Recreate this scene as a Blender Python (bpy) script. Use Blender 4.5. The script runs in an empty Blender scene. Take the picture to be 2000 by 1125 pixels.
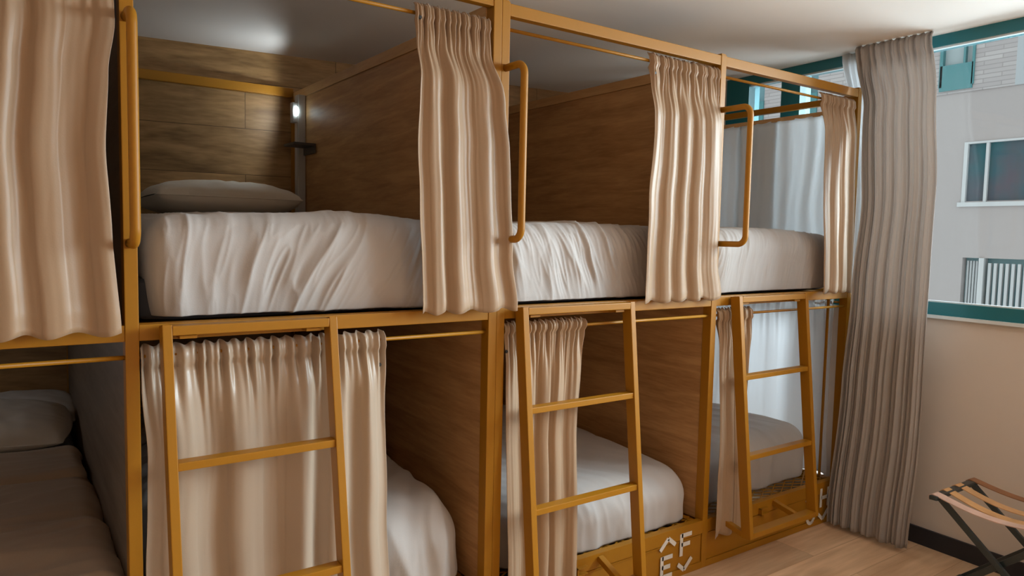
import bpy, bmesh, math, random
from mathutils import Vector, Matrix, noise
random.seed(7)
S = bpy.context.scene
COL = S.collection

# ---------------------------------------------------------------- camera
YAW, PITCH, ROLL = -0.6141, -0.0735, 0.0206
CAM = Vector((-0.2428, -1.9051, 1.3634))
FPX = 1408.6
c_, s_ = math.cos(YAW), math.sin(YAW)
F_ = Vector((-s_ * math.cos(PITCH), c_ * math.cos(PITCH), math.sin(PITCH)))
R0 = Vector((c_, s_, 0)); U0 = R0.cross(F_)
R_ = R0 * math.cos(ROLL) + U0 * math.sin(ROLL)
U_ = -R0 * math.sin(ROLL) + U0 * math.cos(ROLL)
cd = bpy.data.cameras.new('camera'); cam = bpy.data.objects.new('camera', cd); COL.objects.link(cam)
cd.sensor_width = 36; cd.lens = FPX / 2000 * 36; cd.clip_start = 0.02; cd.clip_end = 100
m = Matrix((R_, U_, -F_)).transposed().to_4x4(); m.translation = CAM
cam.matrix_world = m
S.camera = cam

# ---------------------------------------------------------------- world, lights, exposure
S.view_settings.view_transform = 'Standard'; S.view_settings.look = 'None'
S.view_settings.gamma = 1; S.view_settings.use_curve_mapping = False
S.view_settings.exposure = -0.05
w = bpy.data.worlds.new('sky'); S.world = w; w.use_nodes = True
bg = w.node_tree.nodes['Background']; bg.inputs[0].default_value = (0.90, 0.96, 1.0, 1); bg.inputs[1].default_value = 1.6


def area(name, loc, rot, sx, sy, power, col, portal=False, spread=None):
    l = bpy.data.lights.new(name, 'AREA'); l.shape = 'RECTANGLE'; l.size = sx; l.size_y = sy
    l.energy = power; l.color = col
    if spread: l.spread = spread
    o = bpy.data.objects.new(name, l); COL.objects.link(o); o.location = loc; o.rotation_euler = rot
    if portal: l.cycles.is_portal = True
    return o


# daylight outside the long window, entering through it
area('daylight_outside_window', (4.3, -1.95, 2.3), (0, math.radians(72), 0), 2.0, 3.1, 560, (0.80, 0.92, 1.0))
area('window_portal', (3.25, -1.12, 1.66), (0, math.radians(90), 0), 1.24, 4.0, 1, (1, 1, 1), portal=True)


def fill_light(loc, power, col, r=0.12):
    l = bpy.data.lights.new('unseen_fill_light', 'POINT'); l.energy = power; l.color = col; l.shadow_soft_size = r
    o = bpy.data.objects.new('unseen_fill_light', l); COL.objects.link(o); o.location = loc


# unseen warm lights added to fill the room, behind and beside the camera
fill_light((-0.9, -3.0, 1.95), 10, (1.0, 0.56, 0.27))
fill_light((1.3, -2.7, 1.9), 12, (1.0, 0.66, 0.40))
fill_light((2.35, -1.9, 1.9), 13, (1.0, 0.86, 0.72))  # added to lift the floor, wall and bunk base on the right
# unseen cool light added to brighten the lower left bunk, outside the picture
fill_light((-0.80, 1.35, 0.98), 1.6, (0.85, 0.95, 1.0), 0.03)

# ---------------------------------------------------------------- materials
def mat(name, col, rough=0.5, spec=0.5, metal=0.0, sheen=0.0):
    m = bpy.data.materials.new(name); m.use_nodes = True
    b = m.node_tree.nodes['Principled BSDF']
    b.inputs['Base Color'].default_value = (*col, 1); b.inputs['Roughness'].default_value = rough
    b.inputs['Specular IOR Level'].default_value = spec; b.inputs['Metallic'].default_value = metal
    b.inputs['Sheen Weight'].default_value = sheen
    return m


def nd(m, t, **kw):
    n = m.node_tree.nodes.new(t)
    for k, v in kw.items():
        if k in n.inputs: n.inputs[k].default_value = v
        else: setattr(n, k, v)
    return n


def lk(m, a, b): m.node_tree.links.new(a, b)


def add_bump(m, scale=200, strength=0.15, dist=0.001, detail=3, stretch=(1, 1, 1)):
    b = m.node_tree.nodes['Principled BSDF']
    tc = nd(m, 'ShaderNodeTexCoord'); mp = nd(m, 'ShaderNodeMapping'); mp.inputs['Scale'].default_value = stretch
    n = nd(m, 'ShaderNodeTexNoise'); n.inputs['Scale'].default_value = scale; n.inputs['Detail'].default_value = detail
    bp = nd(m, 'ShaderNodeBump'); bp.inputs['Strength'].default_value = strength; bp.inputs['Distance'].default_value = dist
    lk(m, tc.outputs['Object'], mp.inputs[0]); lk(m, mp.outputs[0], n.inputs['Vector'])
    lk(m, n.outputs[0], bp.inputs['Height']); lk(m, bp.outputs[0], b.inputs['Normal'])
    return m


def mottle(m, c1, c2, scale=3, stretch=(1, 1, 1)):
    b = m.node_tree.nodes['Principled BSDF']
    tc = nd(m, 'ShaderNodeTexCoord'); mp = nd(m, 'ShaderNodeMapping'); mp.inputs['Scale'].default_value = stretch
    n = nd(m, 'ShaderNodeTexNoise'); n.inputs['Scale'].default_value = scale; n.inputs['Detail'].default_value = 4
    r = nd(m, 'ShaderNodeValToRGB'); r.color_ramp.elements[0].color = (*c1, 1); r.color_ramp.elements[1].color = (*c2, 1)
    r.color_ramp.elements[0].position = 0.3; r.color_ramp.elements[1].position = 0.7
    lk(m, tc.outputs['Object'], mp.inputs[0]); lk(m, mp.outputs[0], n.inputs['Vector']); lk(m, n.outputs[0], r.inputs[0])
    lk(m, r.outputs[0], b.inputs['Base Color'])
    return m


def fabric(name, col, trans=0.25, rough=0.55, spec=0.3, sheen=0.3, bump=0.25, tcol=None):
    m = mat(name, col, rough, spec, sheen=sheen)
    add_bump(m, 260, bump, 0.0008, 4)
    if trans:
        nt = m.node_tree; b = nt.nodes['Principled BSDF']; out = nt.nodes['Material Output']
        t = nd(m, 'ShaderNodeBsdfTranslucent'); t.inputs[0].default_value = (*(tcol or col), 1)
        mx = nd(m, 'ShaderNodeMixShader'); mx.inputs[0].default_value = trans
        lk(m, b.outputs[0], mx.inputs[1]); lk(m, t.outputs[0], mx.inputs[2]); lk(m, mx.outputs[0], out.inputs[0])
    return m


def wood(name, dark, light, axis, scale=1.0, joint=0.35, plank=None, rough=0.5, knots=True, contrast=1.0):
    """axis: grain direction 0/1/2 in object coordinates; plank=(length axis, length, cross axis, width)"""
    m = mat(name, dark, rough, 0.35)
    b = m.node_tree.nodes['Principled BSDF']
    tc = nd(m, 'ShaderNodeTexCoord'); mp = nd(m, 'ShaderNodeMapping')
    sc = [9.0, 9.0, 9.0]; sc[axis] = 0.9
    mp.inputs['Scale'].default_value = [q * scale for q in sc]
    lk(m, tc.outputs['Object'], mp.inputs[0])
    vec = mp.outputs[0]
    br = None
    if plank:
        la, L, ca, W = plank
        sep = nd(m, 'ShaderNodeSeparateXYZ'); lk(m, tc.outputs['Object'], sep.inputs[0])
        cmb = nd(m, 'ShaderNodeCombineXYZ'); lk(m, sep.outputs[la], cmb.inputs[0]); lk(m, sep.outputs[ca], cmb.inputs[1])
        br = nd(m, 'ShaderNodeTexBrick'); br.offset = 0.37; br.offset_frequency = 2
        br.inputs['Scale'].default_value = 1; br.inputs['Brick Width'].default_value = L; br.inputs['Row Height'].default_value = W
        br.inputs['Mortar Size'].default_value = 0.0016; br.inputs['Mortar Smooth'].default_value = 0.3
        br.inputs['Color1'].default_value = (0, 0, 0, 1); br.inputs['Color2'].default_value = (1, 1, 1, 1); br.inputs['Mortar'].default_value = (0.5, 0.5, 0.5, 1)
        lk(m, cmb.outputs[0], br.inputs[0])
        ad = nd(m, 'ShaderNodeVectorMath'); ad.operation = 'MULTIPLY_ADD'
        ad.inputs[1].default_value = (7, 7, 7)
        lk(m, br.outputs['Color'], ad.inputs[0]); lk(m, mp.outputs[0], ad.inputs[2]); vec = ad.outputs[0]
    n1 = nd(m, 'ShaderNodeTexNoise'); n1.inputs['Scale'].default_value = 1.6; n1.inputs['Detail'].default_value = 6; n1.inputs['Distortion'].default_value = 0.8
    n2 = nd(m, 'ShaderNodeTexNoise'); n2.inputs['Scale'].default_value = 9; n2.inputs['Detail'].default_value = 5
    lk(m, vec, n1.inputs['Vector']); lk(m, vec, n2.inputs['Vector'])
    mx = nd(m, 'ShaderNodeMath'); mx.operation = 'MULTIPLY_ADD'; mx.inputs[1].default_value = 0.45
    lk(m, n2.outputs[0], mx.inputs[0]); lk(m, n1.outputs[0], mx.inputs[2])
    r = nd(m, 'ShaderNodeValToRGB')
    r.color_ramp.elements[0].position = 0.72 - 0.22 * contrast; r.color_ramp.elements[1].position = 0.72 + 0.2 * contrast
    r.color_ramp.elements[0].color = (*dark, 1); r.color_ramp.elements[1].color = (*light, 1)
    lk(m, mx.outputs[0], r.inputs[0])
    colr = r.outputs[0]
    if knots:
        mk = nd(m, 'ShaderNodeMapping'); s3 = [3.2, 3.2, 3.2]; s3[axis] = 1.3; mk.inputs['Scale'].default_value = s3
        lk(m, tc.outputs['Object'], mk.inputs[0])
        vo = nd(m, 'ShaderNodeTexVoronoi'); vo.inputs['Scale'].default_value = 1.0
        lk(m, mk.outputs[0], vo.inputs['Vector'])
        rk = nd(m, 'ShaderNodeValToRGB'); rk.color_ramp.elements[0].position = 0.03; rk.color_ramp.elements[1].position = 0.16
        rk.color_ramp.elements[0].color = (0.45, 0.4, 0.35, 1); rk.color_ramp.elements[1].color = (1, 1, 1, 1)
        lk(m, vo.outputs['Distance'], rk.inputs[0])
        mm = nd(m, 'ShaderNodeMixRGB', blend_type='MULTIPLY'); mm.inputs[0].default_value = 0.8
        lk(m, colr, mm.inputs[1]); lk(m, rk.outputs[0], mm.inputs[2]); colr = mm.outputs[0]
    if br:
        tn = nd(m, 'ShaderNodeMixRGB', blend_type='MULTIPLY'); tn.inputs[0].default_value = 0.25
        lk(m, colr, tn.inputs[1]); lk(m, br.outputs['Color'], tn.inputs[2])
        jn = nd(m, 'ShaderNodeMixRGB', blend_type='MIX'); jn.inputs[2].default_value = (*[q * joint for q in dark], 1)
        lk(m, br.outputs['Fac'], jn.inputs[0]); lk(m, tn.outputs[0], jn.inputs[1]); colr = jn.outputs[0]
    lk(m, colr, b.inputs['Base Color'])
    return m


OCHRE = add_bump(mat('ochre_powder_coat', (0.345, 0.145, 0.006), 0.46, 0.32), 500, 0.06, 0.0004)
DARKWOOD = wood('brown_oak_laminate', (0.36, 0.18, 0.07), (0.56, 0.315, 0.135), 1, 1.6, knots=False)
BACKWOOD = wood('oak_plank_cladding', (0.22, 0.12, 0.045), (0.50, 0.29, 0.12), 0, 1.0, plank=(0, 1.25, 2, 0.235), knots=True)
STRIP = wood('edge_band_oak', (0.48, 0.27, 0.11), (0.62, 0.37, 0.17), 1, 1.5, knots=False)
GREYPANEL = wood('grey_oak_laminate', (0.13, 0.10, 0.08), (0.20, 0.155, 0.12), 1, 1.4, knots=False)
FLOORWOOD = wood('light_oak_floor', (0.52, 0.31, 0.17), (0.84, 0.58, 0.37), 0, 0.7, plank=(0, 1.3, 1, 0.19), rough=0.45, knots=True, contrast=1.3, joint=0.9)
CREAM = fabric('cream_satin_cotton', (0.475, 0.32, 0.20), 0.24, 0.42, 0.5, 0.2)
CREAM_L = fabric('cream_satin_cotton_lower', (0.50, 0.385, 0.285), 0.2, 0.34, 0.65, 0.2)
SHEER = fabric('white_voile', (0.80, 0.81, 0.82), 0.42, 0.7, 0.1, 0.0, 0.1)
VOILE = fabric('white_voile_brightened', (0.95, 0.95, 0.96), 0.85, 0.7, 0.1, 0.0, 0.1)  # same voile, made whiter and more translucent to brighten the dim lower end
LINEN = fabric('greige_linen', (0.50, 0.455, 0.425), 0.38, 0.75, 0.2, 0.2, 0.5)
DUVET = fabric('white_cotton_duvet', (0.44, 0.405, 0.385), 0, 0.62, 0.25, 0.2, 0.3)
PILLOW = fabric('grey_beige_pillowcase', (0.70, 0.64, 0.54), 0, 0.7, 0.2, 0.2, 0.3)
PILLOW2 = fabric('grey_striped_pillowcase', (0.62, 0.62, 0.60), 0, 0.7, 0.2, 0.2, 0.3)
TAUPE = fabric('taupe_duvet_cover', (0.40, 0.32, 0.25), 0, 0.75, 0.2, 0.2, 0.3)
MATTRESS = mat('charcoal_mattress_ticking', (0.05, 0.05, 0.06), 0.8)
SHEETM = fabric('white_sheet', (0.8, 0.82, 0.84), 0, 0.7, 0.2, 0.1, 0.2)
CEIL = add_bump(mat('ceiling_paint', (0.88, 0.83, 0.78), 0.9, 0.2), 60, 0.05, 0.001)
WALLP = add_bump(mottle(mat('beige_wall_paint', (0.62, 0.55, 0.49), 0.85, 0.2), (0.60, 0.53, 0.47), (0.64, 0.57, 0.51), 2), 90, 0.05, 0.001)
BASEB = mat('charcoal_baseboard', (0.016, 0.018, 0.026), 0.5)
TEAL = mat('dark_teal_aluminium', (0.008, 0.135, 0.165), 0.35, 0.5)
SILLM = mat('white_aluminium_sill', (0.62, 0.66, 0.68), 0.4)
GREYPL = mat('grey_plastic_trunking', (0.42, 0.40, 0.38), 0.5)
DGREY = mat('dark_grey_plastic', (0.06, 0.055, 0.05), 0.5)
WHITEP = mat('white_stencil_paint', (0.66, 0.62, 0.57), 0.6)
BLACKM = mat('black_steel', (0.02, 0.03, 0.033), 0.35, 0.6)
SNAP = mat('dark_snap_button', (0.03, 0.03, 0.03), 0.3)


def strap_mat(name, col):
    return add_bump(mottle(mat(name, col, 0.5, 0.4), [q * 0.85 for q in col], [min(1, q * 1.1) for q in col], 20), 300, 0.1, 0.0005)


STRAPS = [strap_mat('dusty_pink_leather', (0.62, 0.42, 0.34)), strap_mat('tan_leather_strap', (0.60, 0.33, 0.14)),
          strap_mat('honey_leather', (0.56, 0.31, 0.14)), strap_mat('brown_leather', (0.27, 0.115, 0.05))]

glass = bpy.data.materials.new('window_glass'); glass.use_nodes = True
gt = glass.node_tree; gt.nodes.remove(gt.nodes['Principled BSDF'])
g1 = gt.nodes.new('ShaderNodeBsdfTransparent'); g1.inputs[0].default_value = (0.95, 0.98, 0.98, 1)
g2 = gt.nodes.new('ShaderNodeBsdfGlossy'); g2.inputs['Roughness'].default_value = 0.02
fr = gt.nodes.new('ShaderNodeFresnel'); fr.inputs[0].default_value = 1.3
mxg = gt.nodes.new('ShaderNodeMixShader')
gt.links.new(fr.outputs[0], mxg.inputs[0]); gt.links.new(g1.outputs[0], mxg.inputs[1]); gt.links.new(g2.outputs[0], mxg.inputs[2])
gt.links.new(mxg.outputs[0], gt.nodes['Material Output'].inputs[0])

led = bpy.data.materials.new('led_lens'); led.use_nodes = True
lb = led.node_tree.nodes['Principled BSDF']; lb.inputs['Emission Color'].default_value = (0.75, 0.95, 1, 1); lb.inputs['Emission Strength'].default_value = 9


# ---------------------------------------------------------------- helpers
def link(name, me, parent=None, loc=None, smooth=False):
    o = bpy.data.objects.new(name, me); COL.objects.link(o)
    if parent: o.parent = parent
    if loc: o.location = loc
    if smooth:
        for p in me.polygons: p.use_smooth = True
    return o


def thing(name, label, cat, loc=(0, 0, 0), group=None):
    o = bpy.data.objects.new(name, None); COL.objects.link(o); o.location = loc
    o.empty_display_size = 0.1
    o['label'] = label; o['category'] = cat
    if group: o['group'] = group
    return o


def tag(o, label=None, cat=None, group=None, kind=None):
    if label: o['label'] = label
    if cat: o['category'] = cat
    if group: o['group'] = group
    if kind: o['kind'] = kind
    return o


def bx(bm, x0, x1, y0, y1, z0, z1, bev=0.0, M=None):
    vs = [Vector((x, y, z)) for x in (x0, x1) for y in (y0, y1) for z in (z0, z1)]
    b2 = bmesh.new()
    v = [b2.verts.new(p) for p in vs]
    for f in ((0, 1, 3, 2), (4, 6, 7, 5), (0, 4, 5, 1), (2, 3, 7, 6), (0, 2, 6, 4), (1, 5, 7, 3)):
        b2.faces.new([v[i] for i in f])
    bmesh.ops.recalc_face_normals(b2, faces=b2.faces)
    if bev: bmesh.ops.bevel(b2, geom=list(b2.edges), offset=bev, segments=2, affect='EDGES', profile=0.6)
    merge(bm, b2, M)


def merge(bm, b2, M=None):
    if M is not None: bmesh.ops.transform(b2, matrix=M, verts=b2.verts)
    idx = {}
    for v in b2.verts: idx[v] = bm.verts.new(v.co)
    for f in b2.faces:
        nf = bm.faces.new([idx[v] for v in f.verts]); nf.smooth = f.smooth
    b2.free()


def bar(bm, a, b, w, d, up=Vector((0, 0, 1)), bev=0.002):
    """rectangular bar from a to b; w across, d along 'up'"""
    a, b = Vector(a), Vector(b); ax = (b - a); L = ax.length; ax.normalize()
    u = Vector(up); u = (u - ax * u.dot(ax)).normalized(); s = ax.cross(u)
    M = Matrix((s, u, ax)).transposed().to_4x4(); M.translation = a
    bx(bm, -w / 2, w / 2, -d / 2, d / 2, 0, L, bev, M)


def tube(bm, pts, r, seg=12, cap=True):
    pts = [Vector(p) for p in pts]; rings = []
    prev = None
    for i, p in enumerate(pts):
        t = (pts[min(i + 1, len(pts) - 1)] - pts[max(i - 1, 0)]).normalized()
        if prev is None:
            n = t.orthogonal().normalized()
        else:
            n = (prev - t * prev.dot(t)).normalized()
        prev = n; b = t.cross(n)
        rings.append([bm.verts.new(p + (n * math.cos(2 * math.pi * k / seg) + b * math.sin(2 * math.pi * k / seg)) * r) for k in range(seg)])
    for i in range(len(rings) - 1):
        for k in range(seg):
            f = bm.faces.new([rings[i][k], rings[i][(k + 1) % seg], rings[i + 1][(k + 1) % seg], rings[i + 1][k]]); f.smooth = True
    if cap:
        bm.faces.new(rings[0][::-1]); bm.faces.new(rings[-1])


def mk(name, bm, m, parent=None, loc=None, smooth=False):
    bmesh.ops.recalc_face_normals(bm, faces=bm.faces)
    me = bpy.data.meshes.new(name); bm.to_mesh(me); bm.free(); me.materials.append(m)
    return link(name, me, parent, loc, smooth)


def box_obj(name, x0, x1, y0, y1, z0, z1, m, parent=None, bev=0.0, kind=None):
    bm = bmesh.new(); bx(bm, x0, x1, y0, y1, z0, z1, bev)
    o = mk(name, bm, m, parent)
    if kind: o['kind'] = kind
    return o


def prism(bm, poly, x0, x1):
    """poly in (y,z) extruded along x"""
    a = [bm.verts.new((x0, y, z)) for y, z in poly]; b = [bm.verts.new((x1, y, z)) for y, z in poly]
    bm.faces.new(a); bm.faces.new(b[::-1])
    for i in range(len(poly)):
        j = (i + 1) % len(poly); bm.faces.new([a[i], b[i], b[j], a[j]])


def slab(name, quad, thick, m, kind='structure', parent=None):
    """vertical/horizontal slab from 4 corner points, extruded along its normal by thick"""
    q = [Vector(p) for p in quad]; n = (q[1] - q[0]).cross(q[3] - q[0]).normalized() * thick
    bm = bmesh.new(); a = [bm.verts.new(p) for p in q]; b = [bm.verts.new(p + n) for p in q]
    bm.faces.new(a[::-1]); bm.faces.new(b)
    for i in range(4):
        j = (i + 1) % 4; bm.faces.new([a[i], a[j], b[j], b[i]])
    o = mk(name, bm, m, parent)
    if kind: o['kind'] = kind
    return o


def lerp(a, b, t): return a + (b - a) * t


def prof(pts, t):
    """piecewise linear-smooth interpolation of [(t,val)...]"""
    if t <= pts[0][0]: return pts[0][1]
    for (a, va), (b, vb) in zip(pts, pts[1:]):
        if t <= b:
            k = (t - a) / (b - a); k = k * k * (3 - 2 * k); return lerp(va, vb, k)
    return pts[-1][1]


# ---------------------------------------------------------------- room
CZ = 2.276
XW, SL = 3.153, 0.05            # window wall  x = XW + SL*y
BD, BS = 2.06, -0.12            # back wall    y = BD + BS*x
YF, XL = -3.6, -2.6             # front and left extents of the room
def wx(y): return XW + SL * y
def by(x): return BD + BS * x
slab('floor', [(XL, YF, 0), (3.6, YF, 0), (3.6, 2.7, 0), (XL, 2.7, 0)], -0.1, FLOORWOOD)
slab('ceiling', [(XL, YF, CZ), (3.35, YF, CZ), (3.35, 2.7, CZ), (XL, 2.7, CZ)], 0.1, CEIL)
slab('wall_back', [(XL, by(XL), 0), (3.4, by(3.4), 0), (3.4, by(3.4), CZ + .05), (XL, by(XL), CZ + .05)], -0.1, BACKWOOD)
slab('wall_left', [(XL, YF, 0), (XL, 2.6, 0), (XL, 2.6, CZ), (XL, YF, CZ)], -0.1, WALLP)
slab('wall_front', [(XL, YF, 0), (3.2, YF, 0), (3.2, YF, CZ), (XL, YF, CZ)], 0.1, WALLP)
# window wall: parapet, right and left returns
WZ0, WZ1 = 1.046, CZ
Y0W, Y1W = -3.1, 0.86
def wallseg(name, ya, yb, z0, z1, t=0.16, off=0.0, m=WALLP, kind='structure', parent=None):
    return slab(name, [(wx(ya) + off, ya, z0), (wx(yb) + off, yb, z0), (wx(yb) + off, yb, z1), (wx(ya) + off, ya, z1)], t, m, kind, parent)
wallseg('wall_right', YF, 0.12, 0, WZ0)
wallseg('wall_right', 0.12, 1.7, 0, 0.14)
wallseg('wall_right', 1.7, 2.3, 0, CZ)
wallseg('wall_right', Y1W, 1.7, 1.95, CZ)
wallseg('wall_right', YF, Y0W, WZ0, CZ)
wallseg('baseboard_right', YF, 0.0, 0, 0.078, -0.012, m=BASEB)
wallseg('trim_1', Y0W, Y1W, WZ0 - 0.012, WZ0 + 0.002, -0.02, m=SILLM)
# window: one frame object with deep profiles, fixed panes as children
win = bpy.data.objects.new('window_1', None); COL.objects.link(win); win['kind'] = 'structure'
def wpart(name, ya, yb, z0, z1, off, t, m=TEAL):
    o = wallseg(name, ya, yb, z0, z1, t, off, m, None, win); return o
wpart('frame_sill', Y0W, Y1W, WZ0, 1.104, 0.0, 0.09)
wpart('frame_head', Y0W, Y1W, 2.226, CZ, 0.0, 0.09)
wpart('frame_bead', Y0W, Y1W, 2.218, 2.226, 0.01, 0.02, SILLM)
wpart('frame_bead', Y0W, Y1W, 1.104, 1.110, 0.01, 0.02, SILLM)
wpart('frame_jamb', 0.70, Y1W, 1.95, 2.226, 0.0, 0.09)
wpart('frame_transom', 0.50, 1.70, 1.925, 1.95, 0.0, 0.09)
wpart('frame_jamb', Y0W, -3.04, 1.104, 2.226, 0.0, 0.09)
wpart('frame_mullion', 0.37, 0.435, 1.104, 2.226, 0.0, 0.09)
wpart('frame_mullion', 0.435, 0.50, 1.104, 2.226, 0.02, 0.06)
wpart('frame_mullion', -1.60, -1.54, 1.104, 2.226, 0.0, 0.09)
wpart('pane', 0.50, 0.70, 1.95, 2.218, 0.045, 0.006, glass)
for ya, yb in ( (-1.54, 0.37), (-3.04, -1.60)):
    wpart('pane', ya, yb, 1.11, 2.218, 0.045, 0.006, glass)

win2 = bpy.data.objects.new('added_window_2', None); COL.objects.link(win2); win2['kind'] = 'structure'  # unseen low window added to backlight the lower voile
wallseg('frame_jamb', 0.12, 0.17, 0.14, WZ0, 0.0, 0.09, TEAL, None, win2)
wallseg('frame_jamb', 1.65, 1.70, 0.14, WZ0, 0.0, 0.09, TEAL, None, win2)
wallseg('pane', 0.17, 1.65, 0.14, WZ0, 0.045, 0.006, glass, None, win2)

win3 = bpy.data.objects.new('added_window_3', None); COL.objects.link(win3); win3['kind'] = 'structure'  # unseen window added so daylight reaches the upper voile evenly
wallseg('frame_jamb', 1.66, 1.70, WZ0, 1.925, 0.0, 0.09, TEAL, None, win3)
wallseg('pane', 0.50, 1.66, WZ0, 1.925, 0.045, 0.006, glass, None, win3)

# ---------------------------------------------------------------- building across the street
FX = 10.0
bld = thing('apartment_building', 'pale rendered apartment block across the street seen through the window', 'building', (FX, 2, -3))
def fpart(name, y0, y1, z0, z1, x0, x1, m, parent=None):
    o = box_obj(name, x0, x1, y0, y1, z0, z1, m); o.parent = bld if parent is None else parent
    o.matrix_parent_inverse = (Matrix.Translation((FX, 2, -3)).inverted() if parent is None else Matrix.Identity(4))
    return o
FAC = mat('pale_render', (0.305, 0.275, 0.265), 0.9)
FTEAL = mat('faded_teal_panel', (0.04, 0.16, 0.17), 0.6)
FWHITE = mat('white_window_frame', (0.40, 0.41, 0.41), 0.5)
DGLASS = mat('dark_teal_glazing', (0.03, 0.10, 0.12), 0.5, 0.1)
mottle(DGLASS, (0.015, 0.085, 0.10), (0.085, 0.06, 0.075), 1.6)
SLAT = mat('pale_slat', (0.36, 0.37, 0.37), 0.6)
SHADE = mat('teal_grey_blind', (0.10, 0.20, 0.22), 0.7)
BRICK = mat('whitewashed_brick', (0.5, 0.5, 0.5), 0.9)
bb = BRICK.node_tree.nodes['Principled BSDF']
tc = nd(BRICK, 'ShaderNodeTexCoord'); sp = nd(BRICK, 'ShaderNodeSeparateXYZ'); cb = nd(BRICK, 'ShaderNodeCombineXYZ')
brk = nd(BRICK, 'ShaderNodeTexBrick'); brk.inputs['Scale'].default_value = 1; brk.inputs['Brick Width'].default_value = 0.42
brk.inputs['Row Height'].default_value = 0.055; brk.inputs['Mortar Size'].default_value = 0.006
brk.inputs['Color1'].default_value = (0.36, 0.335, 0.325, 1); brk.inputs['Color2'].default_value = (0.29, 0.265, 0.26, 1); brk.inputs['Mortar'].default_value = (0.235, 0.215, 0.21, 1)
lk(BRICK, tc.outputs['Object'], sp.inputs[0]); lk(BRICK, sp.outputs[1], cb.inputs[0]); lk(BRICK, sp.outputs[2], cb.inputs[1]); lk(BRICK, cb.outputs[0], brk.inputs[0]); lk(BRICK, brk.outputs[0], bb.inputs['Base Color'])
# facade built as strips around its openings
def facade_with_holes(name, y0, y1, z0, z1, holes, x0, x1, m):
    ys = sorted({y0, y1, *[h[0] for h in holes], *[h[1] for h in holes]}); zs = sorted({z0, z1, *[h[2] for h in holes], *[h[3] for h in holes]})
    bm = bmesh.new()
    for a, b in zip(ys, ys[1:]):
        for c, d in zip(zs, zs[1:]):
            if any(h[0] <= (a + b) / 2 <= h[1] and h[2] <= (c + d) / 2 <= h[3] for h in holes): continue
            bx(bm, x0, x1, a, b, c, d)
    o = mk(name, bm, m); o.parent = bld; o.matrix_parent_inverse = Matrix.Translation((FX, 2, -3)).inverted(); return o
ZB = 3.33
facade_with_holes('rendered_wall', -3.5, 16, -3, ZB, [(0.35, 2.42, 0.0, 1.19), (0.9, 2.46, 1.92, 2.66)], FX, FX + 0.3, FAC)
UW = [(2.43, 2.83, 3.42, 5.4), (4.6, 4.75, 3.35, 5.4), (5.55, 5.95, 3.35, 5.4), (7.4, 7.6, 3.35, 5.4), (9.4, 9.8, 3.35, 5.4)]
facade_with_holes('brick_wall', 1.95, 16, ZB, 5.6, UW, FX - 0.02, FX + 0.3, BRICK)
facade_with_holes('rendered_wall', -3.5, 1.95, ZB, 5.6, [], FX - 0.02, FX + 0.3, mat('light_grey_render', (0.31, 0.33, 0.34), 0.9))
for i, (a, b, c, d) in enumerate(UW):
    o = fpart('window', a, b, c, d, FX + 0.03, FX + 0.06, SHADE if i else mat('pale_glazing', (0.27, 0.32, 0.325), 0.5))
    fpart('panel', a, b, c - 0.05, c + 0.28, FX - 0.04, FX + 0.02, FTEAL)
    if i == 0:
        fpart('mullion', a + 0.10, a + 0.125, c + 0.28, d, FX - 0.03, FX + 0.1, FTEAL)
        fpart('jamb', b - 0.03, b + 0.01, c, d, FX - 0.04, FX + 0.1, FTEAL)
        fpart('jamb', a - 0.015, a + 0.015, c, d, FX - 0.04, FX + 0.1, FTEAL)
# mid window
w1 = fpart('window', 0.9, 2.46, 1.92, 2.66, FX + 0.03, FX + 0.06, DGLASS)
fpart('window_frame', 2.435, 2.48, 1.905, 2.68, FX - 0.015, FX + 0.03, FWHITE)
fpart('window_frame', 0.9, 2.435, 2.655, 2.68, FX - 0.015, FX + 0.03, FWHITE)
fpart('window_frame', 0.9, 2.52, 1.85, 1.905, FX - 0.03, FX + 0.03, FWHITE)
fpart('mullion', 2.19, 2.225, 1.90, 2.66, FX - 0.01, FX + 0.03, FWHITE)
# railed loggia below
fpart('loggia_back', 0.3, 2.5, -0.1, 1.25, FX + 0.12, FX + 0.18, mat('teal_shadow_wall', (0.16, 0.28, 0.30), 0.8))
fpart('pillar', 2.16, 2.22, 0.0, 1.19, FX - 0.02, FX + 0.1, FWHITE)
for k in range(6):
    y = 2.38 - k * 0.035; fpart('curtain_fold', y - 0.011, y + 0.011, 0, 1.15, FX + 0.07, FX + 0.10, SLAT)
for k in range(26):
    y = 2.10 - k * 0.066; fpart('slat', y - 0.017, y + 0.017, -0.1, 1.13, FX + 0.0, FX + 0.05, SLAT)

# ---------------------------------------------------------------- bunk beds
ZM0, ZM1 = 1.092, 1.131
PD = 0.042     # post depth


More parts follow.
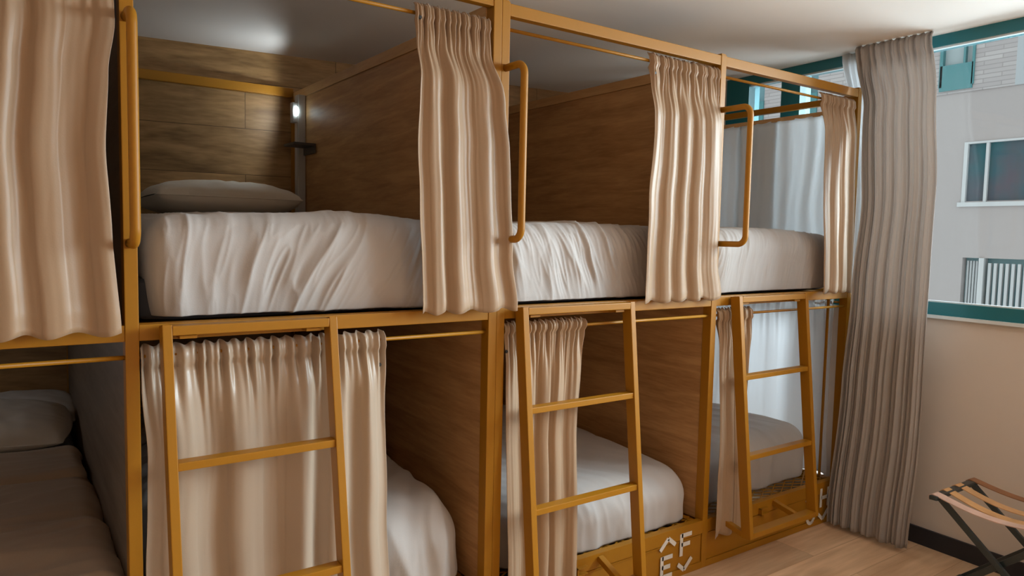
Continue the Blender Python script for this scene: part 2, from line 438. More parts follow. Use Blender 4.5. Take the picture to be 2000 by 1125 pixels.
def ladder(parent, x0, x1, ytop, ybot, ybot_z=0.13, ztop=1.131, rungs=(0.80, 0.475), arms=(), tabx=None):
    ld = bpy.data.objects.new('ladder', None); COL.objects.link(ld); ld.parent = parent; ld.location = (x0, ytop, 0)
    inv = Matrix.Translation((-x0, -ytop, 0))
    def P(o): o.parent = ld; o.location = (-x0, -ytop, 0); return o
    dpt, wd = 0.045, 0.022
    def yy(z): return lerp(ytop, ybot, (ztop - z) / (ztop - ybot_z))
    for x in (x0 + wd / 2, x1 - wd / 2):
        bm = bmesh.new(); bar(bm, (x, yy(ztop), ztop), (x, yy(ybot_z), ybot_z), wd, dpt, up=(0, 1, 0)); P(mk('stile', bm, OCHRE))
    bm = bmesh.new(); bar(bm, (x0 + wd, yy(ztop - .011), ztop - .012), (x1 - wd, yy(ztop - .011), ztop - .012), dpt, 0.023); P(mk('top_bar', bm, OCHRE))
    for z in rungs:
        bm = bmesh.new(); bar(bm, (x0 + wd, yy(z), z), (x1 - wd, yy(z), z), 0.036, 0.02); P(mk('rung', bm, OCHRE))
    z = ybot_z + .012
    bm = bmesh.new(); bar(bm, (x0 + wd, yy(z), z), (x1 - wd, yy(z), z), dpt, 0.022); P(mk('bottom_bar', bm, OCHRE))
    for ax in arms:
        bm = bmesh.new(); bar(bm, (ax, 0.0, 0.186), (ax, yy(z) + 0.02, z), 0.024, 0.022); P(mk('stand_off_arm', bm, OCHRE))
    if tabx:
        bm = bmesh.new()
        bx(bm, tabx, tabx + 0.05, -0.018, 0.0, 0.150, 0.154, 0.001); bx(bm, tabx, tabx + 0.05, -0.018, 0, 0.175, 0.179, 0.001); bx(bm, tabx, tabx + 0.006, -0.018, 0, 0.150, 0.179, 0.001)
        P(mk('latch', bm, OCHRE))
    for x in (x0 + 0.06, x1 - 0.06):
        bm = bmesh.new(); bx(bm, x - 0.02, x + 0.02, ytop - 0.01, 0.0, ztop - 0.034, ztop - 0.026, 0.001); P(mk('hook', bm, OCHRE))
    return ld


def handle(parent, x, z0, z1, out, r=0.0115):
    pts = [(x, 0.0, z1), (x, -out + 0.035, z1)]
    for k in range(1, 8):
        a = math.pi / 2 * k / 8; pts.append((x, -out + 0.035 - 0.035 * math.sin(a), z1 - 0.035 + 0.035 * math.cos(a)))
    pts.append((x, -out, z1 - 0.035)); pts.append((x, -out, z0 + 0.035))
    for k in range(1, 8):
        a = math.pi / 2 * k / 8; pts.append((x, -out + 0.035 - 0.035 * math.cos(a), z0 + 0.035 - 0.035 * math.sin(a)))
    pts += [(x, -out + 0.035, z0), (x, 0.0, z0)]
    bm = bmesh.new(); tube(bm, pts, r, 14); return mk('handle', bm, OCHRE, parent)


def stroke(bm, pts, w, y, t=0.0015):
    for a, b in zip(pts, pts[1:]):
        A = Vector((a[0], 0, a[1])); B = Vector((b[0], 0, b[1])); d = (B - A).normalized(); n = Vector((-d.z, 0, d.x)) * w / 2
        q = [A + n, A - n, B - n, B + n]
        f = [bm.verts.new((p.x, y - t, p.z)) for p in q]; g = [bm.verts.new((p.x, y, p.z)) for p in q]
        bm.faces.new(f); bm.faces.new(g[::-1])
        for i in range(4): bm.faces.new([f[i], f[(i + 1) % 4], g[(i + 1) % 4], g[i]])


def letters(panel, x, left, right, y):
    """left column: arrow up over a letter; right column: letter over arrow down"""
    def L(name, strokes, lab, w=0.017):
        bm = bmesh.new()
        for s in strokes: stroke(bm, s, w, y)
        o = mk(name, bm, WHITEP, panel); o['label'] = lab
    L('arrow_mark', [[(x, 0.132), (x + 0.045, 0.174), (x + 0.087, 0.140)]], 'white stencilled arrow pointing up')
    L('arrow_mark', [[(x + 0.105, 0.052), (x + 0.142, 0.022), (x + 0.186, 0.064)]], 'white stencilled arrow pointing down')
    def glyph(ch, gx, gz, W=0.06, H=0.092):
        if ch == 'E': return [[(gx, gz), (gx, gz + H)], [(gx, gz + H - .008), (gx + W, gz + H - .008)], [(gx, gz + H * .5), (gx + W * .8, gz + H * .5)], [(gx, gz + .008), (gx + W, gz + .008)]]
        if ch == 'F': return [[(gx, gz), (gx, gz + H)], [(gx, gz + H - .008), (gx + W, gz + H - .008)], [(gx, gz + H * .5), (gx + W * .85, gz + H * .5)]]
        if ch == 'H': return [[(gx, gz), (gx, gz + H)], [(gx + W, gz), (gx + W, gz + H)], [(gx, gz + H * .5), (gx + W, gz + H * .5)]]
        if ch == 'G':
            cx, cz, r = gx + W / 2, gz + H / 2, H / 2 - .008
            arc = [(cx + r * .8 * math.cos(math.radians(a)), cz + r * math.sin(math.radians(a))) for a in range(50, 341, 18)]
            return [arc, [(arc[-1][0], arc[-1][1]), (arc[-1][0], cz)], [(arc[-1][0], cz), (cx, cz)]]
    L('letter', glyph(left, x + 0.012, 0.014), 'white stencilled letter ' + left)
    L('letter', glyph(right, x + 0.122, 0.083), 'white stencilled letter ' + right)


def bunk(label, xs, ztop, rodz=2.010, name='bunk_bed', posts=(), ladders=(), handles=(), marks=(), rods=None, panels=(), ladder_fn=None):
    """xs: list of bay boundaries [(x_left_inner, x_right_inner)...]"""
    x0 = posts[0][0]; x1 = posts[-1][1]
    t = thing(name, label, 'bunk bed', (0, 0, 0))
    for a, b in posts:
        bm = bmesh.new(); bx(bm, a, b, 0, PD, 0, ztop + 0.004, 0.002)
        bx(bm, a + .003, b - .003, .003, PD - .003, ztop + 0.004, ztop + .008)
        mk('post', bm, OCHRE, t)
        yb = min(by(a), by(b)) - 0.005
        box_obj('rear_post', a, b, yb - PD, yb, 0, ztop - 0.02, OCHRE, t, 0.002)
    for a, b in xs:
        yb = min(by(a), by(b)) - 0.005 - PD
        box_obj('top_rail', a, b, 0.002, 0.032, ztop - 0.038, ztop, OCHRE, t, 0.002)
        box_obj('middle_rail', a, b, 0.002, PD, ZM0, ZM1, OCHRE, t, 0.002)
        box_obj('rear_rail', a, b, yb, yb + 0.03, 2.055, 2.10, OCHRE, t, 0.002)
        box_obj('rear_rail', a, b, yb, yb + 0.03, ZM0, ZM1, OCHRE, t, 0.002)
        # curtain rods
        for z in (rodz, 1.052):
            bm = bmesh.new(); tube(bm, [(a - 0.003, 0.018, z), (b + 0.003, 0.018, z)], 0.0055, 10); mk('curtain_rod', bm, OCHRE, t)
        # base box
        bm = bmesh.new(); bx(bm, a, b, 0.0, 0.03, 0.15, 0.204, 0.0015); mk('base_rail', bm, OCHRE, t)
        bm = bmesh.new(); bx(bm, a + .004, b - .004, 0.004, 0.02, 0.03, 0.15); bx(bm, a + .01, b - .01, 0.0005, 0.006, 0.143, 0.1465)
        pn = mk('base_panel', bm, OCHRE, t)
        box_obj('plinth', a, b, 0.0, 0.02, 0.0, 0.028, OCHRE, t, 0.0015)
        for mx, l, r in marks:
            if a <= mx <= b:
                letters(pn, mx, l, r, 0.0)
        # expanded-metal deck for the lower mattress
        bm = bmesh.new(); D = 0.078; n = int((b - a) / D); Yd = 0.30
        for k in range(-int(Yd / D * 0.55) - 1, n + 1):
            for sgn in (1, -1):
                X0 = a + k * D if sgn > 0 else b - k * D
                y0_, y1_ = 0.03, 0.03 + Yd
                xe = X0 + sgn * Yd * 1.8
                # clip to the bay
                def cl(xa, ya, xb, yb_):
                    pts = []
                    for X, Y in ((xa, ya), (xb, yb_)):
                        pts.append([X, Y])
                    for i, j in ((0, 1), (1, 0)):
                        for lim, s in ((a, 1), (b, -1)):
                            if (pts[i][0] - lim) * s < 0:
                                if abs(pts[j][0] - pts[i][0]) < 1e-9 or (pts[j][0] - lim) * s < 0: return None
                                tt = (lim - pts[i][0]) / (pts[j][0] - pts[i][0]); pts[i] = [lim, lerp(pts[i][1], pts[j][1], tt)]
                    return pts
                q = cl(X0, y0_, xe, y1_)
                if q and (abs(q[0][0] - q[1][0]) > 0.01):
                    bar(bm, (q[0][0], q[0][1], 0.197), (q[1][0], q[1][1], 0.197), 0.005, 0.003, bev=0)
        dk = mk('mesh_deck', bm, OCHRE, t)
        box_obj('upper_deck', a, b, PD, yb, 1.10, 1.118, OCHRE, t)
        for X in (a, b):
            s = 1 if X == a else -1
            box_obj('side_rail', *sorted((X, X + s * 0.03)), 0.03, yb, 0.15, 0.195, OCHRE, t)
    for (a, b, zt, m_) in panels:
        yb = min(by(a), by(b)) - 0.055
        pnl = box_obj('partition_panel', a, b, PD + .001, yb, 0.20, zt - 0.042, m_, t, 0.001)
        box_obj('edge_strip', a - 0.006, b + 0.006, PD + .001, yb, zt - 0.042, zt, STRIP, pnl, 0.001)
    for kw in ladders: ladder(t, **kw)
    for kw in handles: handle(t, **kw)
    return t


bunkA = bunk('ochre steel double bunk on the left, with one ladder before a wide curtain', [(-1.03, -0.0145), (0.0155, 1.012)], 2.104, 2.000,
     posts=[(-1.06, -1.03), (-0.0145, 0.0155), (1.012, 1.0425)],
     ladders=[dict(x0=0.057, x1=0.488, ytop=-0.030, ybot=-0.185, arms=(0.08, 0.40))],
     handles=[dict(x=0.0, z0=1.325, z1=1.845, out=0.085), dict(x=-1.045, z0=1.35, z1=1.87, out=0.1)],
     panels=[(-1.06, -1.035, 2.078, GREYPANEL), (-0.012, 0.013, 2.078, GREYPANEL), (1.015, 1.04, 2.078, DARKWOOD)])
bunkB = bunk('ochre steel double bunk beside the window, white letters on its base', [(1.0735, 2.088), (2.119, 3.085)], 2.086,
     posts=[(1.043, 1.0735), (2.088, 2.119), (3.085, 3.115)],
     ladders=[dict(x0=1.108, x1=1.605, ytop=-0.030, ybot=-0.135, arms=(1.13, 1.52), tabx=1.40),
              dict(x0=2.194, x1=2.674, ytop=-0.030, ybot=-0.135, ybot_z=0.15, arms=(2.205, 2.57), tabx=2.46)],
     handles=[dict(x=1.06, z0=1.35, z1=1.885, out=0.10), dict(x=2.105, z0=1.345, z1=1.875, out=0.135)],
     marks=[(1.84, 'E', 'F'), (2.825, 'G', 'H')],
     panels=[(2.091, 2.116, 2.078, DARKWOOD)])
# open end frame of the last bay: side rails and the rail the voile hangs from
box_obj('side_rail', 3.087, 3.113, PD, 1.6, 2.032, 2.062, OCHRE, bunkB, 0.002)
box_obj('side_rail', 3.087, 3.113, PD, 1.6, ZM0, ZM1, OCHRE, bunkB, 0.002)
box_obj('curtain_rail', 3.085, 3.100, PD, 1.6, 1.982, 2.003, STRIP, bunkB, 0.001)
bm = bmesh.new(); tube(bm, [(3.091, PD, 1.068), (3.091, 1.6, 1.068)], 0.005, 8); mk('curtain_rod', bm, OCHRE, bunkB)
box_obj('support_bar', 3.050, 3.060, 0.075, 0.085, 0.20, ZM0, OCHRE, bunkB, 0.001)


# ---------------------------------------------------------------- curtains
def curtain(name, Lp, Rp, z1, z0, y0p, n, amp, m, seed, header=0.05, nx=None, nz=70, thick=0.0018, axis='x', gather=3.6, hem=0.03, zwave=0.006, ampp=None, rod_y=0.024, snap=None, sharp=0.35, drift=0.25, fine=0.0):
    """Lp,Rp,y0p: profiles over v (0 top - 1 bottom). axis 'x': runs along x, folds in y."""
    rnd = random.Random(seed)
    nx = int((nx or max(60, n * 16)) * 2.4)
    ph = [rnd.uniform(0, 6.28) for _ in range(12)]
    bm = bmesh.new(); G = []
    for j in range(nz + 1):
        v = j / nz; row = []
        H = z1 - z0
        zc = z1 - v * H
        dtop = v * H
        hfade = min(1, max(0, (dtop - header * 0.6) / 0.16)); hfade = hfade * hfade * (3 - 2 * hfade)
        for i in range(nx + 1):
            u = i / nx
            L, R = prof(Lp, v), prof(Rp, v)
            # folds wander a little on the way down
            uu = u + 0.05 * math.sin(6.28 * (u * 0.9) + ph[0]) + drift * 0.09 * noise.noise(Vector((u * 2.3 + seed, v * 1.3, 1.7))) * hfade
            s = math.sin(6.283 * n * uu + ph[1])
            s = math.copysign(abs(s) ** (1 - sharp * 0.5), s)
            w2 = 0.30 * math.sin(6.283 * n * 1.63 * uu + ph[2] + 0.8 * v) * (0.4 + 0.6 * math.sin(3.1 * u + ph[3]) ** 2)
            if not header: hfade = 1
            a = amp * (0.55 + 0.45 * prof([(0, 0.3), (0.35, 1)], v)) * (0.55 + 0.6 * abs(noise.noise(Vector((u * 3.1, seed, v * 0.35)))) * 1.6)
            if ampp: a *= prof(ampp, v)
            fold = a * (s + w2) * hfade
            gq = u + 0.02 * noise.noise(Vector((u * 8, v * 2.5, seed + 1)))
            g = 0.0085 * math.sin(6.283 * n * gather * gq + ph[4]) + 0.006 * math.sin(6.283 * n * gather * 1.55 * gq + ph[5])
            g += 0.0025 * noise.noise(Vector((u * 60, v * 4, seed)))
            if fine: fold += fine * hfade * math.sin(6.283 * n * 3.3 * uu + ph[6] + 2 * noise.noise(Vector((u * 5, v, seed)))) * (0.3 + abs(noise.noise(Vector((u * 4 + 3, v * 0.5, seed)))) * 1.6)
            rodb = 0.011 if (header * 0.25 < dtop < header * 0.85) else 0.0
            gdec = math.exp(-max(0, dtop - header) / 0.06) if header else 0.6
            gy = g * (gdec * 0.97 + 0.03) * (0.75 if dtop < header * 0.9 else 1)
            y = prof(y0p, v) + fold + gy - rodb * (1 if dtop < header else 0)
            y += 0.0018 * noise.noise(Vector((u * 16, v * 3.5, seed + 5)))
            xx = lerp(L, R, u) + 0.35 * a * math.cos(6.283 * n * uu + ph[1]) * hfade * math.sin(math.pi * u)
            xx += 0.004 * noise.noise(Vector((v * 6, seed + 2, u * 2)))
            z = zc
            if j == 0: z += 0.004 * math.sin(6.283 * n * gather * u + ph[4]) + 0.003 * noise.noise(Vector((u * 50, seed, 0)))
            z += (zwave * math.sin(6.283 * n * uu + ph[1] + 1) + 0.5 * zwave * noise.noise(Vector((u * 9, 0, seed)))) * max(0, v - 0.6) / 0.4
            if hem and abs(z0 + hem - zc) < H / nz * 0.6: y -= 0.0012
            row.append(bm.verts.new((xx, y, z) if axis == 'x' else (y, xx, z)))
        G.append(row)
    for j in range(nz):
        for i in range(nx):
            f = bm.faces.new([G[j][i], G[j + 1][i], G[j + 1][i + 1], G[j][i + 1]]); f.smooth = True
    me = bpy.data.meshes.new(name); bm.to_mesh(me); bm.free(); me.materials.append(m)
    o = link(name, me)
    so = o.modifiers.new('thickness', 'SOLIDIFY'); so.thickness = thick; so.offset = 0
    if snap:
        b2 = bmesh.new(); bmesh.ops.create_cone(b2, cap_ends=True, segments=14, radius1=0.006, radius2=0.0045, depth=0.004, matrix=Matrix.Translation(snap) @ Matrix.Rotation(math.pi / 2, 4, 'X'))
        s_o = mk('snap_button', b2, SNAP, o); s_o['label'] = 'dark snap button'
    return o


G1 = 'cream curtains of the upper bunks'; G2 = 'cream curtains of the lower bunks'
tag(curtain('bed_curtain', [(0, -0.75), (1, -0.75)], [(0, -0.012), (0.2, -0.026), (0.35, -0.04), (0.55, -0.05), (0.75, -0.04), (1, -0.026)], 2.030, 1.118,
            [(0, 0.018), (0.3, -0.01), (1, -0.03)], 7.0, 0.013, CREAM, 11, hem=0.045, nx=260),
    'closed cream curtain of the top bunk at the left edge, left of the corner post', 'curtain', G1)
tag(curtain('bed_curtain', [(0, 0.742), (0.2, 0.742), (0.45, 0.73), (1, 0.748)], [(0, 1.0), (0.12, 1.0), (0.3, 1.03), (0.45, 1.05), (0.8, 1.062), (1, 1.085)], 2.030, 1.128,
            [(0, 0.018), (0.12, 0.0), (0.25, -0.035), (1, -0.045)], 4.0, 0.016, CREAM, 23, snap=(0.757, 0.0, 1.985), nx=150),
    'cream curtain gathered at the double post, hanging over the nearest top bunk', 'curtain', G1)
tag(curtain('bed_curtain', [(0, 1.70), (0.3, 1.698), (0.6, 1.675), (1, 1.665)], [(0, 2.078), (0.5, 2.092), (0.85, 2.085), (1, 2.112)], 2.038, 1.126,
            [(0, 0.018), (0.12, 0.0), (0.25, -0.022), (1, -0.03)], 4.3, 0.013, CREAM, 35, snap=(1.722, 0.0, 1.965), nx=160),
    'cream curtain of the middle top bunk, drawn to its right hand post', 'curtain', G1)
tag(curtain('bed_curtain', [(0, 2.79), (0.4, 2.80), (1, 2.83)], [(0, 3.075), (1, 3.09)], 2.036, 1.128,
            [(0, 0.018), (0.2, -0.012), (1, -0.022)], 3.6, 0.010, CREAM, 47, nx=130),
    'cream curtain of the farthest top bunk, next to the long grey window curtain', 'curtain', G1)
tag(curtain('bed_curtain', [(0, 0.018), (0.1, 0.02), (0.3, 0.03), (0.6, 0.022), (1, 0.02)], [(0, 0.655), (0.5, 0.663), (1, 0.665)], 1.078, 0.10,
            [(0, 0.018), (0.15, 0.0), (1, -0.03)], 5.2, 0.021, CREAM_L, 59, nx=220, snap=(0.640, 0.004, 0.98)),
    'wide cream curtain drawn across the nearest lower bunk behind its ladder', 'curtain', G2)
tag(curtain('bed_curtain', [(0, 1.08), (1, 1.082)], [(0, 1.425), (0.15, 1.405), (0.45, 1.386), (1, 1.375)], 1.078, 0.08,
            [(0, 0.018), (0.15, 0.0), (1, -0.035)], 4.3, 0.013, CREAM, 61, nx=170, snap=(1.084, 0.0, 0.985)),
    'cream curtain half drawn behind the middle ladder, above the letters E and F', 'curtain', G2)
tag(curtain('bed_curtain', [(0, 2.135), (0.5, 2.15), (1, 2.125)], [(0, 2.36), (0.5, 2.33), (1, 2.345)], 1.078, 0.135,
            [(0, 0.018), (0.15, 0.0), (1, -0.03)], 3.4, 0.011, CREAM, 73, nx=120),
    'narrow cream curtain behind the ladder nearest the window', 'curtain', G2)
# white voile closing the window end of the last bunk
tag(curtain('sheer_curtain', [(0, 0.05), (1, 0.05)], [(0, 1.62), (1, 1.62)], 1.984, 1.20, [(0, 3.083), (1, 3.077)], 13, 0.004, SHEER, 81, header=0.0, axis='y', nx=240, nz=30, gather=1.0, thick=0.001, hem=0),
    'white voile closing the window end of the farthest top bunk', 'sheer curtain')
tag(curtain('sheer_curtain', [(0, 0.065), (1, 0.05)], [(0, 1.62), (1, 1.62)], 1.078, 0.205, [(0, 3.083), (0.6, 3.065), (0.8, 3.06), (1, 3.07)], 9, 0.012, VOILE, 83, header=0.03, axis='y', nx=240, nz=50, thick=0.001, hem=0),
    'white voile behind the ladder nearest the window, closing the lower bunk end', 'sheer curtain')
# long window curtain
tag(curtain('window_curtain', [(0, -0.345), (0.12, -0.375), (0.3, -0.415), (0.5, -0.425), (0.8, -0.425), (1, -0.405)], [(0, 0.0), (0.03, -0.01), (0.13, -0.058), (0.35, -0.098), (0.5, -0.088), (0.7, -0.066), (1, -0.03)], CZ - 0.002, 0.022,
            [(0, 3.05), (0.12, 3.035), (0.3, 2.995), (0.5, 2.965), (1, 2.96)], 6.6, 0.0115, LINEN, 97, header=0.08, axis='y', nx=260, nz=110, thick=0.002, gather=1.5, hem=0.09, zwave=0.004, drift=0.6, fine=0.006),
    'floor length grey beige linen curtain gathered beside the window', 'curtain')


wc = bpy.data.objects['window_curtain']
ln = curtain('lining', [(0, -0.12), (1, -0.10)], [(0, 0.115), (0.12, 0.06), (0.3, 0.0), (1, -0.03)], CZ - 0.004, 0.03, [(0, 3.128), (1, 3.128)], 2.5, 0.005, SHEER, 99, header=0.0, axis='y', nx=60, nz=60, thick=0.0012, gather=2, hem=0)
ln.parent = wc; ln['label'] = 'thin white lining behind the linen'

# ---------------------------------------------------------------- bedding
def soft_box(name, x0, x1, y0, y1, z0, z1, r, m, n=(110, 120, 40), disp=None, shape=None):
    c = Vector(((x0 + x1) / 2, (y0 + y1) / 2, (z0 + z1) / 2)); h = Vector(((x1 - x0) / 2, (y1 - y0) / 2, (z1 - z0) / 2))
    verts = {}; bm = bmesh.new()
    def vert(i, j, k):
        key = (i, j, k)
        if key in verts: return verts[key]
        p = Vector(((i / n[0] * 2 - 1) * h.x, (j / n[1] * 2 - 1) * h.y, (k / n[2] * 2 - 1) * h.z))
        rr = Vector((min(r[0], h.x), min(r[0], h.y), min(r[1], h.z)))
        # cluster towards rounding
        q = Vector([max(-(h[a] - rr[a]), min(h[a] - rr[a], p[a])) for a in range(3)])
        d = Vector([(p[a] - q[a]) / rr[a] for a in range(3)])
        L = d.length
        if L > 1e-9:
            mx = max(abs(d[0]), abs(d[1]), abs(d[2])); d2 = d / L
            nn = Vector([d2[a] / rr[a] for a in range(3)]).normalized()
            p2 = q + Vector([d2[a] * rr[a] * mx for a in range(3)])
        else:
            p2 = p; nn = Vector((0, 0, 1))
        P = c + p2
        if shape: P = shape(P, nn)
        if disp: P = P + nn * disp(P, nn)
        verts[key] = bm.verts.new(P); return verts[key]
    def face(f):
        for (ra, rb, fn) in f:
            for a in range(ra):
                for b in range(rb):
                    bm.faces.new([vert(*fn(a, b)), vert(*fn(a + 1, b)), vert(*fn(a + 1, b + 1)), vert(*fn(a, b + 1))]).smooth = True
    face([(n[0], n[1], lambda a, b: (a, b, n[2])), (n[0], n[1], lambda a, b: (a, b, 0)),
          (n[0], n[2], lambda a, b: (a, 0, b)), (n[0], n[2], lambda a, b: (a, n[1], b)),
          (n[1], n[2], lambda a, b: (0, a, b)), (n[1], n[2], lambda a, b: (n[0], a, b))])
    o = mk(name, bm, m); return o


def ridged(v): return 1 - 2 * abs(noise.noise(v))


def folds(seed, slant=0.5, amp=0.012, fx=9, side=0.7, xl=0.0):
    def f(P, n):
        front = max(0.0, -n.y); top = max(0.0, n.z)
        fan = min(1.0, max(0.0, (P.x - xl) / 0.55)) if slant > 0.4 else 1.0
        s = P.x - slant * fan * (P.z - 1.3) * (1.0 if front > 0.2 else 0.3)
        wv = 0.35 * noise.noise(Vector((P.x * 2, P.z * 3, seed)))
        a = ridged(Vector((s * fx + wv * 2.2, P.z * 1.6 + P.y * 1.2, seed * 1.3)))
        a = a * abs(a) if a > 0 else a * 0.6
        b = ridged(Vector((s * fx * 2.3 + wv * 3, P.z * 4 + P.y * 3, seed + 4.2)))
        c = ridged(Vector((s * fx * 4.5 + wv * 5, P.z * 7 + P.y * 5, seed + 7.7)))
        c = max(0, c) ** 2
        big = noise.noise(Vector((P.x * 2.6, P.y * 2.6, P.z * 4 + seed)))
        k = 0.30 + 0.85 * min(1, abs(noise.noise(Vector((P.x * 2.1 + seed, P.z * 2.4, P.y))) * 2.8))
        w = front * side + top * 0.35 + 0.15
        low = 0.5 + 0.5 * min(1, max(0, (P.z - 1.15) / 0.08))
        return w * k * amp * low * (a * 0.95 + b * 0.34 + c * 0.30) + 0.010 * big
    return f


def drape(P, n, x0, x1, y0, y1, zb, zin):
    P = P.copy()
    if n.z < -0.5 and x0 + .04 < P.x < x1 - .04 and y0 + .04 < P.y < y1 - .04: P.z = zin
    elif P.z < zb: P.z = zb
    return P


def crown(cx, hw, cy, up=0.02, dr=None):
    def sh(P, n):
        if dr: P = drape(P, n, *dr)
        t = 1 - min(1, abs(P.x - cx) / hw) ** 2
        P = P.copy()
        if n.z > -0.3: P.z += up * t * max(0, n.z + 0.3)
        return P
    return sh


GD = 'white duvets on the bunks'
def upper_bed(x0, x1, label, seed, slant, ztop=1.405, amp=0.012):
    ybk = by(x1) - 0.16
    box_m = soft_box('mattress', x0 + 0.01, x1 - 0.01, 0.105, ybk - .06, 1.119, 1.245, (0.03, 0.03), MATTRESS, n=(12, 12, 6))
    tag(box_m, {1: 'charcoal mattress under the puffy duvet of the nearest top bunk', 2: 'charcoal mattress of the middle top bunk', 3: 'charcoal mattress of the farthest top bunk'}[seed], 'mattress')
    d = soft_box('duvet', x0 + 0.022, x1 - 0.012, 0.052, ybk - 0.02, 1.06, ztop - 0.012, (0.075, 0.10), DUVET, n=(260, 70, 100),
                 disp=folds(seed * 3.7, slant, amp, 8.5 if seed == 1 else 12, xl=x0), shape=crown((x0 + x1) / 2, 0.5, 1, 0.015, (x0 + .022, x1 - .012, 0.052, ybk - .02, 1.141, 1.26)))
    if seed == 1:
        for v in d.data.vertices:
            k = max(0.0, 1 - (v.co.x - x0) / 0.30) * min(1.0, max(0.0, (1.36 - v.co.z) / 0.22)); v.co.x += 0.022 * k * k
    tag(d, label, 'duvet', GD)
upper_bed(0.0155, 1.012, 'white duvet bulging over the rail of the nearest top bunk', 1, 0.55, 1.405, 0.017)
upper_bed(1.0735, 2.088, 'white crumpled duvet on the middle top bunk', 2, -0.25, 1.40, 0.014)
upper_bed(2.119, 3.075, 'white duvet on the farthest top bunk in front of the white voile', 3, 0.25, 1.40, 0.010)


def low_shape(xr, drop=0.10, bulge=0.03, ystart=0.45, xdrop=0.0, dr=None):
    def sh(P, n):
        P = P.copy()
        if dr: P = drape(P, n, *dr)
        t = max(0.0, 1 - (P.y - 0.02) / ystart)
        if n.z > -0.2:
            P.z -= drop * t * t
        e = max(0.0, (P.x - (xr - 0.25)) / 0.25)
        if n.z > 0.1: P.z -= xdrop * e * e * t
        if n.z > 0: P.z += 0.035 * math.exp(-((P.y - 0.9) / 0.5) ** 2) * 0.6
        return P
    return sh


def lfolds(seed, amp, fx=7, slx=0.6):
    def f(P, n):
        wv = 0.5 * noise.noise(Vector((P.x * 1.7, P.y * 1.9, seed)))
        s = P.x + slx * P.y
        a = ridged(Vector((s * fx + wv * 2.5, P.z * 3 + P.y * 1.1, seed)))
        b = ridged(Vector((s * fx * 2.4 + wv * 2, P.z * 6, seed + 9)))
        k = 0.3 + 0.7 * min(1, abs(noise.noise(Vector((P.x * 2.2, P.y * 2.2, seed + 3)))) * 2.8)
        return amp * k * (a + 0.35 * b) + 0.01 * noise.noise(Vector((P.x * 3, P.y * 3, P.z * 3 + seed)))
    return f


def low_mattress(x0, x1, lab, z1=0.27):
    o = soft_box('mattress', x0 + 0.06, x1 - 0.06, 0.145, 1.45, 0.201, z1, (0.03, 0.03), MATTRESS, n=(12, 12, 6)); tag(o, lab, 'mattress')
low_mattress(0.0155, 1.012, 'charcoal mattress of the nearest lower bunk behind the wide curtain')
low_mattress(1.0735, 2.088, 'charcoal mattress on the mesh deck above the letters E and F')
low_mattress(2.119, 3.06, 'charcoal mattress on the mesh deck of the lower bunk nearest the window')
tag(soft_box('duvet', 0.05, 0.99, 0.055, 1.75, 0.13, 0.50, (0.13, 0.13), DUVET, n=(120, 120, 30), disp=lfolds(2.1, 0.030, 7, -0.7), shape=low_shape(1.0, 0.02, 0.02, 0.3, dr=(0.05, 0.99, 0.055, 1.75, 0.206, 0.29))),
    'rumpled white duvet on the nearest lower bunk, right of the wide curtain', 'duvet', GD)
tag(soft_box('duvet', 1.10, 2.078, 0.052, 1.65, 0.14, 0.42, (0.12, 0.10), DUVET, n=(150, 120, 30), disp=lfolds(5.3, 0.011, 8, 0.5), shape=low_shape(2.08, 0.03, 0.02, 0.3, dr=(1.10, 2.078, 0.052, 1.65, 0.206, 0.29))),
    'smooth white duvet on the lower bunk above the letters E and F', 'duvet', GD)
tag(soft_box('duvet', 2.135, 3.03, 0.11, 1.55, 0.14, 0.44, (0.11, 0.10), DUVET, n=(130, 110, 30), disp=lfolds(8.3, 0.010, 8, 0.4), shape=low_shape(3.03, -0.02, 0.02, 0.3, dr=(2.135, 3.03, 0.11, 1.55, 0.206, 0.29))),
    'white duvet on the lower bunk beside the window, behind the third ladder', 'duvet', GD)


def pillow(name, c, L, W, T, rot, m, seed, label, piping=False):
    bm = bmesh.new(); nu, nv = 60, 44
    for sgn in (1, -1):
        G = []
        for i in range(nu + 1):
            row = []
            for j in range(nv + 1):
                u = i / nu * 2 - 1; v = j / nv * 2 - 1
                ed = max(0, (1 - abs(u) ** 3.2)) ** 0.5 * max(0, (1 - abs(v) ** 2.6)) ** 0.5
                x = u * L / 2 * (1 - 0.05 * (1 - abs(v) ** 2) * abs(u) ** 3 * -1 - 0.04 * v * v); y = v * W / 2 * (1 - 0.05 * u * u)
                wr = 0.006 * ridged(Vector((u * 3 + seed, v * 2, sgn * 2))) * ed + 0.006 * noise.noise(Vector((u * 6, v * 6, seed))) * ed
                if abs(u) > 0.55: wr += 0.005 * ridged(Vector((u * 2, v * 7, seed))) * (abs(u) - 0.55) * 2
                z = sgn * (T / 2 * ed * (0.8 if sgn < 0 else 1.0) + wr * (1 if sgn > 0 else 0.3))
                row.append(bm.verts.new((x, y, z)))
            G.append(row)
        for i in range(nu):
            for j in range(nv):
                q = [G[i][j], G[i + 1][j], G[i + 1][j + 1], G[i][j + 1]]
                bm.faces.new(q if sgn > 0 else q[::-1]).smooth = True
    bmesh.ops.remove_doubles(bm, verts=bm.verts, dist=1e-4)
    o = mk(name, bm, m); o.location = c; o.rotation_euler = rot
    tag(o, label, 'pillow')
    if piping:
        b2 = bmesh.new(); pts = []
        for k in range(97):
            a = k / 96 * 2 * math.pi; cu, sv = math.cos(a), math.sin(a)
            mx = max(abs(cu), abs(sv)); u, v = cu / mx, sv / mx
            pts.append((u * L / 2 * (1 - 0.04 * v * v), v * W / 2 * (1 - 0.05 * u * u), 0))
        tube(b2, pts, 0.0028, 6, False); mk('piping', b2, m, o)
    return o


